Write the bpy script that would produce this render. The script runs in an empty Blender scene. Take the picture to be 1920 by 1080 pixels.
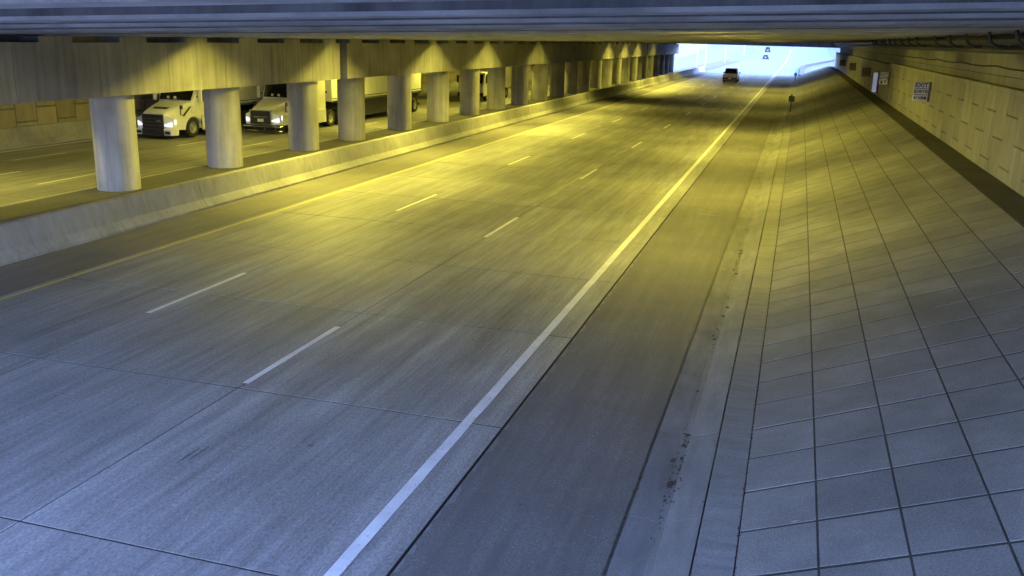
import bpy, math, random
from mathutils import Vector, Matrix
random.seed(7)
R = math.radians
sc = bpy.context.scene
C = sc.collection

# ---------------------------------------------------------------- camera, sky, sun, exposure
CAM_X, CAM_H = 4.02, 5.336
F_PX, PITCH, YAW, ROLL = 1717.4, R(15.357), R(16.597), R(1.563)
cam_data = bpy.data.cameras.new('camera')
cam_data.sensor_fit = 'HORIZONTAL'
cam_data.sensor_width = 36.0
cam_data.lens = 36.0 * F_PX / 1920.0
cam_data.clip_start = 0.05
cam_data.clip_end = 6000
cam = bpy.data.objects.new('camera', cam_data)
C.objects.link(cam)
fwd = Vector((-math.sin(YAW) * math.cos(PITCH), math.cos(YAW) * math.cos(PITCH), -math.sin(PITCH)))
rgt = Vector((math.cos(YAW), math.sin(YAW), 0))
upv = rgt.cross(fwd)
r2 = math.cos(ROLL) * rgt + math.sin(ROLL) * upv
u2 = -math.sin(ROLL) * rgt + math.cos(ROLL) * upv
cam.matrix_world = Matrix(((r2.x, u2.x, -fwd.x, CAM_X), (r2.y, u2.y, -fwd.y, 0.0), (r2.z, u2.z, -fwd.z, CAM_H), (0, 0, 0, 1)))
sc.camera = cam

SUN_EL, SUN_AZ = R(14), R(100)          # azimuth clockwise from +Y (dusk light from the right, outside)
world = bpy.data.worlds.new('World')
sc.world = world
world.use_nodes = True
wn = world.node_tree
sky = wn.nodes.new('ShaderNodeTexSky')
sky.sky_type = 'NISHITA'
sky.sun_disc = False
sky.sun_elevation = SUN_EL
sky.sun_rotation = SUN_AZ
sky.ozone_density = 4.0
sky.air_density = 1.0
sky.dust_density = 0.3
tint = wn.nodes.new('ShaderNodeMix')
tint.data_type = 'RGBA'
tint.blend_type = 'MULTIPLY'
tint.inputs[0].default_value = 1.0
tint.inputs[7].default_value = (1.14, 0.87, 1.04, 1)      # violet dusk cast of the camera's white balance
wn.links.new(sky.outputs[0], tint.inputs[6])
wn.links.new(tint.outputs[2], wn.nodes['Background'].inputs[0])
wn.nodes['Background'].inputs[1].default_value = 0.15
sun_data = bpy.data.lights.new('sun', 'SUN')
sun_data.energy = 0.5
sun_data.angle = R(12)
sun_data.color = (1.0, 0.95, 0.88)
sun = bpy.data.objects.new('sun', sun_data)
sun_dir = Vector((math.sin(SUN_AZ) * math.cos(SUN_EL), math.cos(SUN_AZ) * math.cos(SUN_EL), math.sin(SUN_EL)))
sun.rotation_euler = (-sun_dir).to_track_quat('-Z', 'Y').to_euler()
sun.location = sun_dir * 60
C.objects.link(sun)
sc.view_settings.view_transform = 'Standard'
sc.view_settings.look = 'None'
sc.view_settings.gamma = 1.0
sc.view_settings.use_curve_mapping = False
sc.view_settings.exposure = 4.5
sc.render.engine = 'CYCLES'
sc.cycles.use_denoising = True
sc.cycles.max_bounces = 6
sc.cycles.diffuse_bounces = 4
sc.cycles.adaptive_threshold = 0.03
sc.cycles.sample_clamp_indirect = 6.0

# ---------------------------------------------------------------- materials
def nodes_of(name):
    m = bpy.data.materials.new(name)
    m.use_nodes = True
    nt = m.node_tree
    return m, nt, nt.nodes['Principled BSDF']

def mix_rgb(nt, fac, a, b, mode='MIX'):
    n = nt.nodes.new('ShaderNodeMix')
    n.data_type = 'RGBA'
    n.blend_type = mode
    for sock, v in ((n.inputs[0], fac), (n.inputs[6], a), (n.inputs[7], b)):
        if isinstance(v, bpy.types.NodeSocket):
            nt.links.new(v, sock)
        elif isinstance(v, (int, float)):
            sock.default_value = v
        else:
            sock.default_value = (*v, 1)
    return n.outputs[2]

def noise(nt, vec, scale, detail=4, rough=0.6, mapscale=(1, 1, 1)):
    mp = nt.nodes.new('ShaderNodeMapping')
    mp.inputs['Scale'].default_value = mapscale
    nt.links.new(vec, mp.inputs[0])
    n = nt.nodes.new('ShaderNodeTexNoise')
    n.inputs['Scale'].default_value = scale
    n.inputs['Detail'].default_value = detail
    n.inputs['Roughness'].default_value = rough
    nt.links.new(mp.outputs[0], n.inputs['Vector'])
    return n.outputs[0]

def ramp(nt, fac, stops):
    n = nt.nodes.new('ShaderNodeValToRGB')
    e = n.color_ramp.elements
    while len(e) < len(stops):
        e.new(0.5)
    for el, (p, c) in zip(e, stops):
        el.position = p
        el.color = (c, c, c, 1) if isinstance(c, (int, float)) else (*c, 1)
    nt.links.new(fac, n.inputs[0])
    return n.outputs[0]

def pos_of(nt):
    return nt.nodes.new('ShaderNodeNewGeometry').outputs['Position']

def bump(nt, bsdf, h, strength, dist):
    b = nt.nodes.new('ShaderNodeBump')
    b.inputs['Strength'].default_value = strength
    b.inputs['Distance'].default_value = dist
    nt.links.new(h, b.inputs['Height'])
    nt.links.new(b.outputs[0], bsdf.inputs['Normal'])

def sub(c, k):
    return tuple(x * k for x in c)

def concrete(name, col, blotch=0.35, streak=(1, 1, 0.12), streak_scale=3.0, streak_amt=0.35, speck=0.25, rough=0.85, piece=0.0, bmp=0.35, fine=60, spec=0.3):
    m, nt, b = nodes_of(name)
    p = pos_of(nt)
    c = mix_rgb(nt, ramp(nt, noise(nt, p, 0.55, 3), [(0.3, 0.0), (0.7, 1.0)]), sub(col, 1 - blotch * 0.5), sub(col, 1 + blotch * 0.4))
    st = ramp(nt, noise(nt, p, streak_scale, 4, 0.65, streak), [(0.35, 0.0), (0.72, 1.0)])
    c = mix_rgb(nt, st, c, mix_rgb(nt, 1.0, c, (1 - streak_amt,) * 3, 'MULTIPLY'))
    f = noise(nt, p, fine, 2, 0.7)
    c = mix_rgb(nt, ramp(nt, f, [(0.35, 0.0), (0.68, 1.0)]), mix_rgb(nt, 1.0, c, (1 - speck,) * 3, 'MULTIPLY'), mix_rgb(nt, 1.0, c, (1 + speck * 0.6,) * 3, 'MULTIPLY'))
    if piece:
        oi = nt.nodes.new('ShaderNodeObjectInfo')
        c = mix_rgb(nt, 1.0, c, ramp(nt, oi.outputs['Random'], [(0.0, 1 - piece), (1.0, 1.0)]), 'MULTIPLY')
    nt.links.new(c, b.inputs['Base Color'])
    b.inputs['Roughness'].default_value = rough
    b.inputs['Specular IOR Level'].default_value = spec
    bump(nt, b, f, bmp, 0.01)
    return m

def road_mat(name, col, x0, lane):
    """slab concrete: longitudinal wear along Y, tyre-polished wheel paths, speckled aggregate"""
    m, nt, b = nodes_of(name)
    p = pos_of(nt)
    c = mix_rgb(nt, ramp(nt, noise(nt, p, 0.35, 3), [(0.3, 0.0), (0.7, 1.0)]), sub(col, 0.85), sub(col, 1.12))
    st = ramp(nt, noise(nt, p, 2.4, 5, 0.7, (1, 0.045, 1)), [(0.3, 0.0), (0.75, 1.0)])
    c = mix_rgb(nt, st, mix_rgb(nt, 1.0, c, (1.16,) * 3, 'MULTIPLY'), mix_rgb(nt, 1.0, c, (0.72,) * 3, 'MULTIPLY'))
    sx = nt.nodes.new('ShaderNodeSeparateXYZ')
    nt.links.new(p, sx.inputs[0])
    mm = nt.nodes.new('ShaderNodeMath'); mm.operation = 'MULTIPLY_ADD'
    mm.inputs[1].default_value = 1 / lane
    mm.inputs[2].default_value = -x0 / lane + 20
    nt.links.new(sx.outputs[0], mm.inputs[0])
    fr = nt.nodes.new('ShaderNodeMath'); fr.operation = 'FRACT'
    nt.links.new(mm.outputs[0], fr.inputs[0])
    wheel = ramp(nt, fr.outputs[0], [(0.0, 1.06), (0.14, 1.0), (0.27, 0.78), (0.40, 0.98), (0.5, 0.86), (0.60, 0.98), (0.74, 0.78), (0.88, 1.0), (1.0, 1.06)])
    c = mix_rgb(nt, 0.8, c, wheel, 'MULTIPLY')
    f = noise(nt, p, 38, 4, 0.75, (1, 0.45, 1))
    c = mix_rgb(nt, ramp(nt, f, [(0.36, 0.0), (0.66, 1.0)]), mix_rgb(nt, 1.0, c, (0.66,) * 3, 'MULTIPLY'), mix_rgb(nt, 1.0, c, (1.28,) * 3, 'MULTIPLY'))
    mo = noise(nt, p, 5.0, 5, 0.8, (1, 0.06, 1))
    c = mix_rgb(nt, ramp(nt, mo, [(0.38, 0.0), (0.64, 1.0)]), mix_rgb(nt, 1.0, c, (0.8,) * 3, 'MULTIPLY'), mix_rgb(nt, 1.0, c, (1.22,) * 3, 'MULTIPLY'))
    blot = ramp(nt, noise(nt, p, 1.3, 3), [(0.66, 0.0), (0.78, 0.35)])
    c = mix_rgb(nt, blot, c, sub(col, 0.5))
    oi = nt.nodes.new('ShaderNodeObjectInfo')
    c = mix_rgb(nt, 1.0, c, ramp(nt, oi.outputs['Random'], [(0.0, 0.9), (1.0, 1.06)]), 'MULTIPLY')
    nt.links.new(c, b.inputs['Base Color'])
    b.inputs['Roughness'].default_value = 0.62
    b.inputs['Specular IOR Level'].default_value = 0.4
    bump(nt, b, f, 0.5, 0.012)
    return m

def paint(name, col, rough=0.45, metal=0.0, dirt=0.25, scale=4.0, spec=0.5):
    m, nt, b = nodes_of(name)
    tc = nt.nodes.new('ShaderNodeTexCoord').outputs['Object']
    c = mix_rgb(nt, ramp(nt, noise(nt, tc, scale, 5, 0.65), [(0.38, 0.0), (0.75, 1.0)]), col, sub(col, 1 - dirt))
    nt.links.new(c, b.inputs['Base Color'])
    b.inputs['Roughness'].default_value = rough
    b.inputs['Metallic'].default_value = metal
    b.inputs['Specular IOR Level'].default_value = spec
    return m

def line_paint(name, col, worn):
    m, nt, b = nodes_of(name)
    p = pos_of(nt)
    w = ramp(nt, noise(nt, p, 30, 4, 0.75, (1, 0.5, 1)), [(0.56, 0.0), (0.7, 1.0)])
    c = mix_rgb(nt, ramp(nt, noise(nt, p, 2.0, 3), [(0.3, 0.0), (0.7, 1.0)]), col, sub(col, 0.78))
    c = mix_rgb(nt, w, c, sub(col, worn))
    nt.links.new(c, b.inputs['Base Color'])
    b.inputs['Roughness'].default_value = 0.6
    return m

def glow(name, col, strength):
    m, nt, b = nodes_of(name)
    b.inputs['Base Color'].default_value = (*col, 1)
    b.inputs['Emission Color'].default_value = (*col, 1)
    b.inputs['Emission Strength'].default_value = strength
    return m

def asphalt(name, col):
    m, nt, b = nodes_of(name)
    p = pos_of(nt)
    c = mix_rgb(nt, ramp(nt, noise(nt, p, 0.5, 3), [(0.3, 0.0), (0.7, 1.0)]), sub(col, 0.75), sub(col, 1.2))
    c = mix_rgb(nt, ramp(nt, noise(nt, p, 1.6, 5, 0.75, (1, 0.3, 1)), [(0.58, 0.0), (0.75, 0.5)]), c, sub(col, 1.8))
    c = mix_rgb(nt, ramp(nt, noise(nt, p, 3.2, 4, 0.7, (1, 0.06, 1)), [(0.35, 0.0), (0.7, 1.0)]), mix_rgb(nt, 1.0, c, (0.72,) * 3, 'MULTIPLY'), mix_rgb(nt, 1.0, c, (1.25,) * 3, 'MULTIPLY'))
    f = noise(nt, p, 55, 3, 0.8)
    c = mix_rgb(nt, ramp(nt, f, [(0.38, 0.0), (0.66, 1.0)]), sub(col, 0.5), c)
    c = mix_rgb(nt, ramp(nt, noise(nt, p, 25, 2, 0.9), [(0.68, 0.0), (0.74, 0.6)]), c, sub(col, 3.0))
    nt.links.new(c, b.inputs['Base Color'])
    b.inputs['Roughness'].default_value = 0.8
    bump(nt, b, f, 0.6, 0.01)
    return m

M = {}
M['slab'] = road_mat('slab_concrete', (0.29, 0.286, 0.278), -3.75, 3.75)
M['slab_far'] = road_mat('far_slab_concrete', (0.25, 0.245, 0.235), -20.6, 2.6)
M['joint'] = concrete('joint_sealant', (0.035, 0.034, 0.033), 0.2, speck=0.2)
M['asphalt'] = asphalt('asphalt', (0.2, 0.19, 0.178))
M['asphalt_median'] = asphalt('median_asphalt', (0.12, 0.117, 0.112))
M['seal_grit'] = asphalt('joint_grit', (0.27, 0.265, 0.26))
M['rubber'] = asphalt('rubber_stain', (0.17, 0.168, 0.166))
M['gutter'] = concrete('gutter_concrete', (0.27, 0.265, 0.255), 0.3, (1, 0.15, 1), 4, 0.3, 0.22, piece=0.15)
M['kerb_strip'] = concrete('kerb_strip_concrete', (0.28, 0.275, 0.265), 0.3, (0.2, 1.5, 1), 5, 0.25, 0.25)
M['paver'] = concrete('slope_concrete', (0.25, 0.245, 0.235), 0.5, (0.8, 1, 0.8), 1.6, 0.18, 0.32, piece=0.18)
M['grout'] = concrete('slope_joint', (0.05, 0.049, 0.047), 0.3)
M['bench'] = concrete('bench_asphalt', (0.09, 0.088, 0.085), 0.4, (1, 0.3, 1), 3, 0.3, 0.3)
M['panel'] = concrete('wall_panel_concrete', (0.38, 0.37, 0.345), 0.3, (1, 1, 0.1), 3, 0.25, 0.18, piece=0.16)
M['panel_far'] = concrete('far_panel_concrete', (0.4, 0.35, 0.28), 0.3, (1, 1, 0.2), 3, 0.25, 0.2, piece=0.3)
M['abut'] = concrete('abutment_concrete', (0.38, 0.37, 0.35), 0.3, (1, 1.6, 0.06), 2.5, 0.3, 0.18)
M['pier'] = concrete('pier_concrete', (0.47, 0.46, 0.44), 0.45, (1, 1, 0.06), 3.6, 0.36, 0.2)
M['barrier'] = concrete('barrier_concrete', (0.34, 0.335, 0.325), 0.45, (1, 1.4, 0.1), 5.0, 0.22, 0.25, piece=0.12)
M['girder'] = concrete('girder_concrete', (0.46, 0.455, 0.45), 0.15, (0.7, 1, 0.12), 1.2, 0.5, 0.12)
M['deck'] = concrete('deck_concrete', (0.2, 0.195, 0.19), 0.3)
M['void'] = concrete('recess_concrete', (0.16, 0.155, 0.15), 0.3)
M['white_line'] = line_paint('white_line_paint', (0.8, 0.8, 0.8), 0.55)
M['yellow_line'] = line_paint('yellow_line_paint', (0.6, 0.5, 0.14), 0.6)
M['road_out'] = concrete('outside_road_concrete', (0.165, 0.21, 0.205), 0.15, (1, 0.06, 1), 2, 0.15, 0.1)
M['dry_grass'] = concrete('dry_grass_ground', (0.175, 0.2, 0.175), 0.35, (1, 1, 1), 0.2, 0.3, 0.3, bmp=0.1, fine=3)
M['pipe'] = paint('dull_steel_pipe', (0.06, 0.06, 0.065), 0.6, 0.2)
M['galv'] = paint('galvanised_steel', (0.32, 0.33, 0.34), 0.5, 0.6)
M['cable'] = paint('black_cable', (0.02, 0.02, 0.02), 0.6)
M['sign_white'] = paint('sign_white', (0.78, 0.77, 0.76), 0.4, dirt=0.1)
M['sign_dark'] = paint('sign_dark', (0.1, 0.1, 0.11), 0.5)
M['ink'] = paint('sign_ink', (0.06, 0.04, 0.1), 0.5)
M['sign_back'] = paint('sign_dull', (0.2, 0.19, 0.17), 0.6)
M['post'] = paint('rusty_post', (0.05, 0.04, 0.035), 0.7)
M['lamp_case'] = paint('lamp_casing', (0.25, 0.25, 0.25), 0.5, 0.3)
M['truck_white'] = paint('truck_white_paint', (0.74, 0.74, 0.7), 0.3, dirt=0.12)
M['trailer_white'] = paint('trailer_white_panel', (0.72, 0.73, 0.7), 0.45, dirt=0.12, scale=1.5)
M['black'] = paint('black_plastic', (0.018, 0.018, 0.02), 0.5)
M['skirt'] = paint('navy_skirt', (0.02, 0.022, 0.045), 0.45)
M['glass'] = paint('dark_glass', (0.012, 0.013, 0.016), 0.08, dirt=0.0, spec=0.7)
M['chrome'] = paint('chrome', (0.6, 0.6, 0.62), 0.2, 1.0, dirt=0.2)
M['tyre'] = paint('tyre_rubber', (0.022, 0.022, 0.022), 0.85)
M['rim'] = paint('wheel_rim', (0.45, 0.45, 0.45), 0.35, 0.7)
M['headlight'] = glow('headlight', (0.72, 0.8, 1.0), 0.07)
M['taillight'] = paint('tail_light', (0.35, 0.02, 0.02), 0.3)
M['silver_paint'] = paint('silver_paint', (0.4, 0.39, 0.38), 0.35, 0.4, dirt=0.1)
M['dark_paint'] = paint('dark_blue_paint', (0.02, 0.025, 0.05), 0.3)
M['yellow_plastic'] = paint('yellow_plastic', (0.75, 0.6, 0.05), 0.5)
M['leaf'] = paint('leaf', (0.09, 0.1, 0.04), 0.7, dirt=0.5, scale=20)
M['leaf_dark'] = paint('evergreen_leaf', (0.05, 0.075, 0.04), 0.7, dirt=0.4, scale=20)
M['twig_leaf'] = paint('autumn_leaf', (0.2, 0.13, 0.1), 0.7, dirt=0.4, scale=20)
M['bark'] = paint('bark', (0.09, 0.07, 0.055), 0.9, dirt=0.4, scale=15)
M['debris'] = paint('dead_leaf_litter', (0.09, 0.07, 0.045), 0.9, dirt=0.5, scale=8)
M['lit_panel'] = glow('lit_panel', (0.6, 0.66, 1.0), 0.011)
M['lens'] = glow('sodium_lens', (1.0, 0.72, 0.12), 0.6)

# ---------------------------------------------------------------- mesh helpers
class MB:
    def __init__(s):
        s.v = []
        s.f = []
    def quad(s, a, b, c, d):
        n = len(s.v)
        s.v += [tuple(a), tuple(b), tuple(c), tuple(d)]
        s.f.append((n, n + 1, n + 2, n + 3))
        return s
    def poly(s, pts):
        n = len(s.v)
        s.v += [tuple(p) for p in pts]
        s.f.append(tuple(range(n, n + len(pts))))
        return s
    def box(s, x0, x1, y0, y1, z0, z1):
        n = len(s.v)
        s.v += [(x0, y0, z0), (x1, y0, z0), (x1, y1, z0), (x0, y1, z0), (x0, y0, z1), (x1, y0, z1), (x1, y1, z1), (x0, y1, z1)]
        s.f += [tuple(n + i for i in q) for q in ((0, 3, 2, 1), (4, 5, 6, 7), (0, 1, 5, 4), (1, 2, 6, 5), (2, 3, 7, 6), (3, 0, 4, 7))]
        return s
    def loft(s, rings, cap=True, closed=True):
        n0 = len(s.v)
        k = len(rings[0])
        for r in rings:
            s.v += [tuple(p) for p in r]
        for i in range(len(rings) - 1):
            for j in range(k if closed else k - 1):
                a = n0 + i * k + j
                b = n0 + i * k + (j + 1) % k
                s.f.append((a, b, b + k, a + k))
        if cap and closed:
            s.f.append(tuple(n0 + j for j in reversed(range(k))))
            s.f.append(tuple(n0 + (len(rings) - 1) * k + j for j in range(k)))
        return s
    def prism_y(s, prof, y0, y1):           # profile of (x, z) swept along Y
        return s.loft([[(x, y0, z) for x, z in prof], [(x, y1, z) for x, z in prof]])
    def prism_x(s, prof, x0, x1, dz=0.0):   # profile of (y, z) swept along X
        return s.loft([[(x0, y, z) for y, z in prof], [(x1, y, z + dz) for y, z in prof]])
    def tube(s, path, rad, n=8):
        rings = []
        P = [Vector(p) for p in path]
        for i, p in enumerate(P):
            d = (P[min(i + 1, len(P) - 1)] - P[max(i - 1, 0)]).normalized()
            a = d.cross(Vector((0, 0, 1)))
            if a.length < 1e-3:
                a = d.cross(Vector((0, 1, 0)))
            a.normalize()
            b = d.cross(a)
            r = rad[i] if isinstance(rad, (list, tuple)) else rad
            rings.append([p + (a * math.cos(2 * math.pi * j / n) + b * math.sin(2 * math.pi * j / n)) * r for j in range(n)])
        return s.loft(rings)
    def lathe_x(s, prof, cx, cy, cz, n=24):   # profile (x, r) about the X axis
        rings = [[(cx + x, cy + r * math.cos(2 * math.pi * j / n), cz + r * math.sin(2 * math.pi * j / n)) for j in range(n)] for x, r in prof]
        return s.loft(rings)
    def mesh(s, name, m, smooth=False):
        me = bpy.data.meshes.new(name)
        me.from_pydata(s.v, [], s.f)
        me.materials.append(M[m])
        import bmesh
        bm = bmesh.new()
        bm.from_mesh(me)
        bmesh.ops.recalc_face_normals(bm, faces=bm.faces)
        bm.to_mesh(me)
        bm.free()
        if smooth:
            me.polygons.foreach_set('use_smooth', [True] * len(me.polygons))
            me.set_sharp_from_angle(angle=R(40))
        return me
    def build(s, name, m, parent=None, smooth=False, bevel=0.0, seg=2):
        o = bpy.data.objects.new(name, s.mesh(name, m, smooth))
        C.objects.link(o)
        if parent:
            o.parent = parent
        if bevel:
            b = o.modifiers.new('bevel', 'BEVEL')
            b.width = bevel
            b.segments = seg
            b.limit_method = 'ANGLE'
            b.angle_limit = R(35)
        return o

def inst(me, name, loc, parent=None, rot=None, scale=None):
    o = bpy.data.objects.new(name, me)
    C.objects.link(o)
    o.location = loc
    if rot:
        o.rotation_euler = rot
    if scale:
        o.scale = scale
    if parent:
        o.parent = parent
    return o

def tag(o, label=None, cat=None, group=None, kind=None):
    if label: o['label'] = label
    if cat: o['category'] = cat
    if group: o['group'] = group
    if kind: o['kind'] = kind
    return o

def empty(name, loc=(0, 0, 0), rz=0.0):
    o = bpy.data.objects.new(name, None)
    o.empty_display_size = 0.3
    C.objects.link(o)
    o.location = loc
    o.rotation_euler = (0, 0, rz)
    return o

def copy_tree(o, parent=None):
    c = o.copy()
    C.objects.link(c)
    c.parent = parent
    for ch in list(o.children):
        copy_tree(ch, c)
    return c

ORD = ['nearest', 'second nearest', 'third nearest', 'fourth nearest', 'fifth nearest', 'sixth nearest', 'seventh nearest', 'eighth nearest', 'ninth nearest', 'tenth nearest', 'eleventh nearest', 'twelfth nearest', 'thirteenth nearest', 'fourteenth nearest', 'fifteenth nearest', 'sixteenth nearest', 'seventeenth nearest', 'eighteenth nearest', 'nineteenth nearest', 'twentieth nearest']

NEAR, FAR = 0.9, 168.0             # the two mouths of the tunnel
X_PJ, X_GUT, X_FLOW, X_KB, X_S0 = 0.53, 2.63, 3.03, 3.48, 3.92
X_WALL = 9.61
X_LSH, X_BAR = -10.95, -12.85       # left edge of slabs, foot of the median barrier
X_MED = -18.4                       # edge between median asphalt and the other carriageway
X_FW = -29.4                        # far wall
SOF_L, SOF_S = 5.0, 0.0305          # girder soffit height at the pier and its cross fall
def soffit(x):
    return SOF_L + SOF_S * max(0.0, x + 16.65)
def out_z(y):                       # the road climbs beyond the tunnel
    if y < 270:
        return 0.0
    if y < 395:
        return 2.0e-4 * (y - 270) ** 2
    return 3.125 + 0.05 * (y - 395)

# ---------------------------------------------------------------- ground and carriageways
def sheet(name, xs, ys, zf, m):
    mb = MB()
    for x in xs:
        for y in ys:
            mb.v.append((x, y, zf(x, y)))
    k = len(ys)
    for i in range(len(xs) - 1):
        for j in range(k - 1):
            a = i * k + j
            mb.f.append((a, a + k, a + k + 1, a + 1))
    return mb.build(name, m)

def terrain(x, y):
    z = -0.12
    d = max(y - FAR - 2, -(y - NEAR) - 2, 0.0)
    if y > FAR:
        z += out_z(y)
    if d > 0 and x > 14:
        z += min(d / 12, 1.0) * min((x - 14) * 0.33, 9.0 + 0.05 * (x - 41) if x > 41 else 99)
    if d > 0 and x < -33:
        z += min(d / 12, 1.0) * min((-33 - x) * 0.3, 8.0)
    return z
xs = [-2500, -900, -300, -120, -70, -50, -33, -20, -10, 0, 10, 14, 20, 27, 34, 41, 60, 90, 150, 300, 900, 2500]
ys = [-3000, -1000, -300, -100, -40, -18, -9, -6.5, -4, 40, 100, 165, 169, 173, 180, 192, 220, 250, 270, 290, 310, 330, 350, 370, 395, 450, 600, 900, 1500, 3000]
tag(sheet('ground', xs, ys, terrain, 'dry_grass'), kind='structure')

# main carriageway: bed under the slabs, slabs with recessed joints, markings
road = tag(MB().box(X_LSH - 0.02, X_PJ, NEAR - 60, FAR, -0.3, -0.005).build('roadway', 'joint'), kind='structure')
J0, JP = 7.17, 4.27
LANES = [(X_LSH, -7.51), (-7.49, -3.76), (-3.74, X_PJ - 0.02)]
slab_me = []
for (a, b) in LANES:
    mb = MB().box(a, b, 0.016, JP - 0.016, -0.25, 0.0)
    slab_me.append(mb.mesh('slab', 'slab'))
k0 = -2
for k in range(k0, 26):
    for me, (a, b) in zip(slab_me, LANES):
        o = inst(me, 'slab', (0, J0 + k * JP, random.uniform(-0.001, 0.001)), road)
far_mb = MB()
for k in range(26, 38):
    y0 = J0 + k * JP
    for (a, b) in LANES:
        far_mb.box(a, b, y0 + 0.009, min(y0 + JP - 0.009, FAR), -0.25, 0.0)
for (a, b) in LANES:
    far_mb.box(a, b, NEAR - 60, J0 + k0 * JP - 0.01, -0.25, 0.0)
tag(far_mb.build('slab_distant', 'slab', road), kind='stuff')

def strip(name, x0, x1, y0, y1, m, parent, z=0.006, jag=0.0):
    n = max(1, int((y1 - y0) / 0.35)) if jag else 1
    mb = MB()
    L = [(x0 + random.uniform(-jag, jag), y0 + (y1 - y0) * i / n, z) for i in range(n + 1)]
    Rr = [(x1 + random.uniform(-jag, jag), y0 + (y1 - y0) * i / n, z) for i in range(n + 1)]
    for i in range(n):
        mb.quad(L[i], Rr[i], Rr[i + 1], L[i + 1])
    return mb.build(name, m, parent)
strip('edge_line', -0.078, 0.078, NEAR - 60, FAR, 'white_line', road, 0.007, 0.004)
strip('yellow_edge_line', -10.81, -10.72, NEAR - 60, FAR, 'yellow_line', road, 0.007, 0.004)
for i in range(-2, 13):
    y = 14.17 + 11.74 * i
    strip('lane_dash', -7.52 - 0.055, -7.52 + 0.055, y, y + 3.35, 'white_line', road, 0.007, 0.004)
    y = 11.63 + 11.72 * i
    strip('lane_dash', -3.75 - 0.055, -3.75 + 0.055, y, y + 3.1, 'white_line', road, 0.007, 0.004)

def blotch(name, cx, cy, lx, ly, m, parent, z, n=14, rot=0.0):
    pts = []
    for i in range(n):
        a = 2 * math.pi * i / n
        k = random.uniform(0.6, 1.1)
        u, v = lx * math.cos(a) * k, ly * math.sin(a) * k
        pts.append((cx + u * math.cos(rot) - v * math.sin(rot), cy + u * math.sin(rot) + v * math.cos(rot), z))
    return MB().poly(pts).build(name, m, parent)
blotch('tyre_mark', -3.02, 9.18, 0.022, 0.30, 'rubber', road, 0.006)
blotch('tyre_mark', -2.93, 9.3, 0.018, 0.24, 'rubber', road, 0.006)
for i in range(4):
    blotch('oil_spot', random.choice((-9.3, -5.6, -1.9)) + random.gauss(0, 0.25), random.uniform(6, 40), random.uniform(0.02, 0.07), random.uniform(0.03, 0.14), 'rubber', road, 0.0055)
rs = MB()
rs.quad((X_PJ + 0.022, NEAR - 60, -0.006), (X_GUT - 0.03, NEAR - 60, -0.006), (X_GUT - 0.03, FAR, -0.006), (X_PJ + 0.022, FAR, -0.006))
rs.quad((X_PJ, NEAR - 60, -0.03), (X_GUT, NEAR - 60, -0.03), (X_GUT, FAR, -0.03), (X_PJ, FAR, -0.03))
rso = tag(rs.build('right_shoulder', 'asphalt'), kind='structure')
blotch('scuff', 1.75, 29.5, 0.5, 0.10, 'seal_grit', rso, 0.0, rot=-0.15)
ls = MB().quad((X_BAR - 0.3, NEAR - 60, -0.004), (X_LSH - 0.03, NEAR - 60, -0.004), (X_LSH - 0.03, FAR, -0.004), (X_BAR - 0.3, FAR, -0.004))
tag(ls.build('left_shoulder', 'asphalt'), kind='structure')
# ragged sealant bleeding along the shoulder joint
sb = MB()
y = 4.0
while y < 60:
    l = random.uniform(0.15, 0.6)
    w = random.uniform(0.015, 0.075)
    sb.poly([(X_PJ + 0.03, y, 0.0), (X_PJ + 0.03 + w, y + l * 0.2, 0.0), (X_PJ + 0.03 + w * 0.8, y + l * 0.7, 0.0), (X_PJ + 0.03, y + l, 0.0)])
    y += l + random.uniform(0.0, 0.35)
tag(sb.build('sealant', 'seal_grit', bpy.data.objects['right_shoulder']), kind='stuff')

# gutter, kerb and strip in cast lengths
gut = tag(MB().box(X_GUT - 0.02, X_S0, NEAR - 60, FAR, -0.3, -0.08).build('gutter', 'joint'), kind='structure')
GP = 2.5
gprof = [(X_GUT + 0.012, -0.2), (X_GUT + 0.012, -0.002), (X_FLOW - 0.03, -0.028), (X_FLOW + 0.05, -0.02), (X_KB - 0.05, 0.112), (X_KB - 0.008, 0.122), (X_KB - 0.008, -0.2)]
gm = MB().prism_y(gprof, 0.006, GP - 0.006).mesh('gutter_length', 'gutter')
sm = MB().prism_y([(X_KB + 0.012, -0.2), (X_KB + 0.012, 0.135), (X_S0 - 0.02, 0.15), (X_S0 - 0.02, -0.2)], 0.004, 2 * GP - 0.004).mesh('kerb_strip_length', 'kerb_strip')
for k in range(-2, 26):
    inst(gm, 'gutter_length', (0, 9.6 + (k - 1) * GP, 0), gut)
for k in range(-1, 13):
    inst(sm, 'kerb_strip_length', (0, 8.4 + (k - 1) * 2 * GP, 0), gut)
tail = MB()
for a, b in ((9.6 + 25 * GP, FAR), (NEAR - 60, 9.6 - 3 * GP)):
    tail.prism_y(gprof, a, b)
    tail.prism_y([(X_KB + 0.012, -0.2), (X_KB + 0.012, 0.135), (X_S0 - 0.02, 0.15), (X_S0 - 0.02, -0.2)], a - 3.7 if a > 0 else a, b if a > 0 else b - 1.2)
tail.build('gutter_run', 'gutter', gut)

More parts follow.
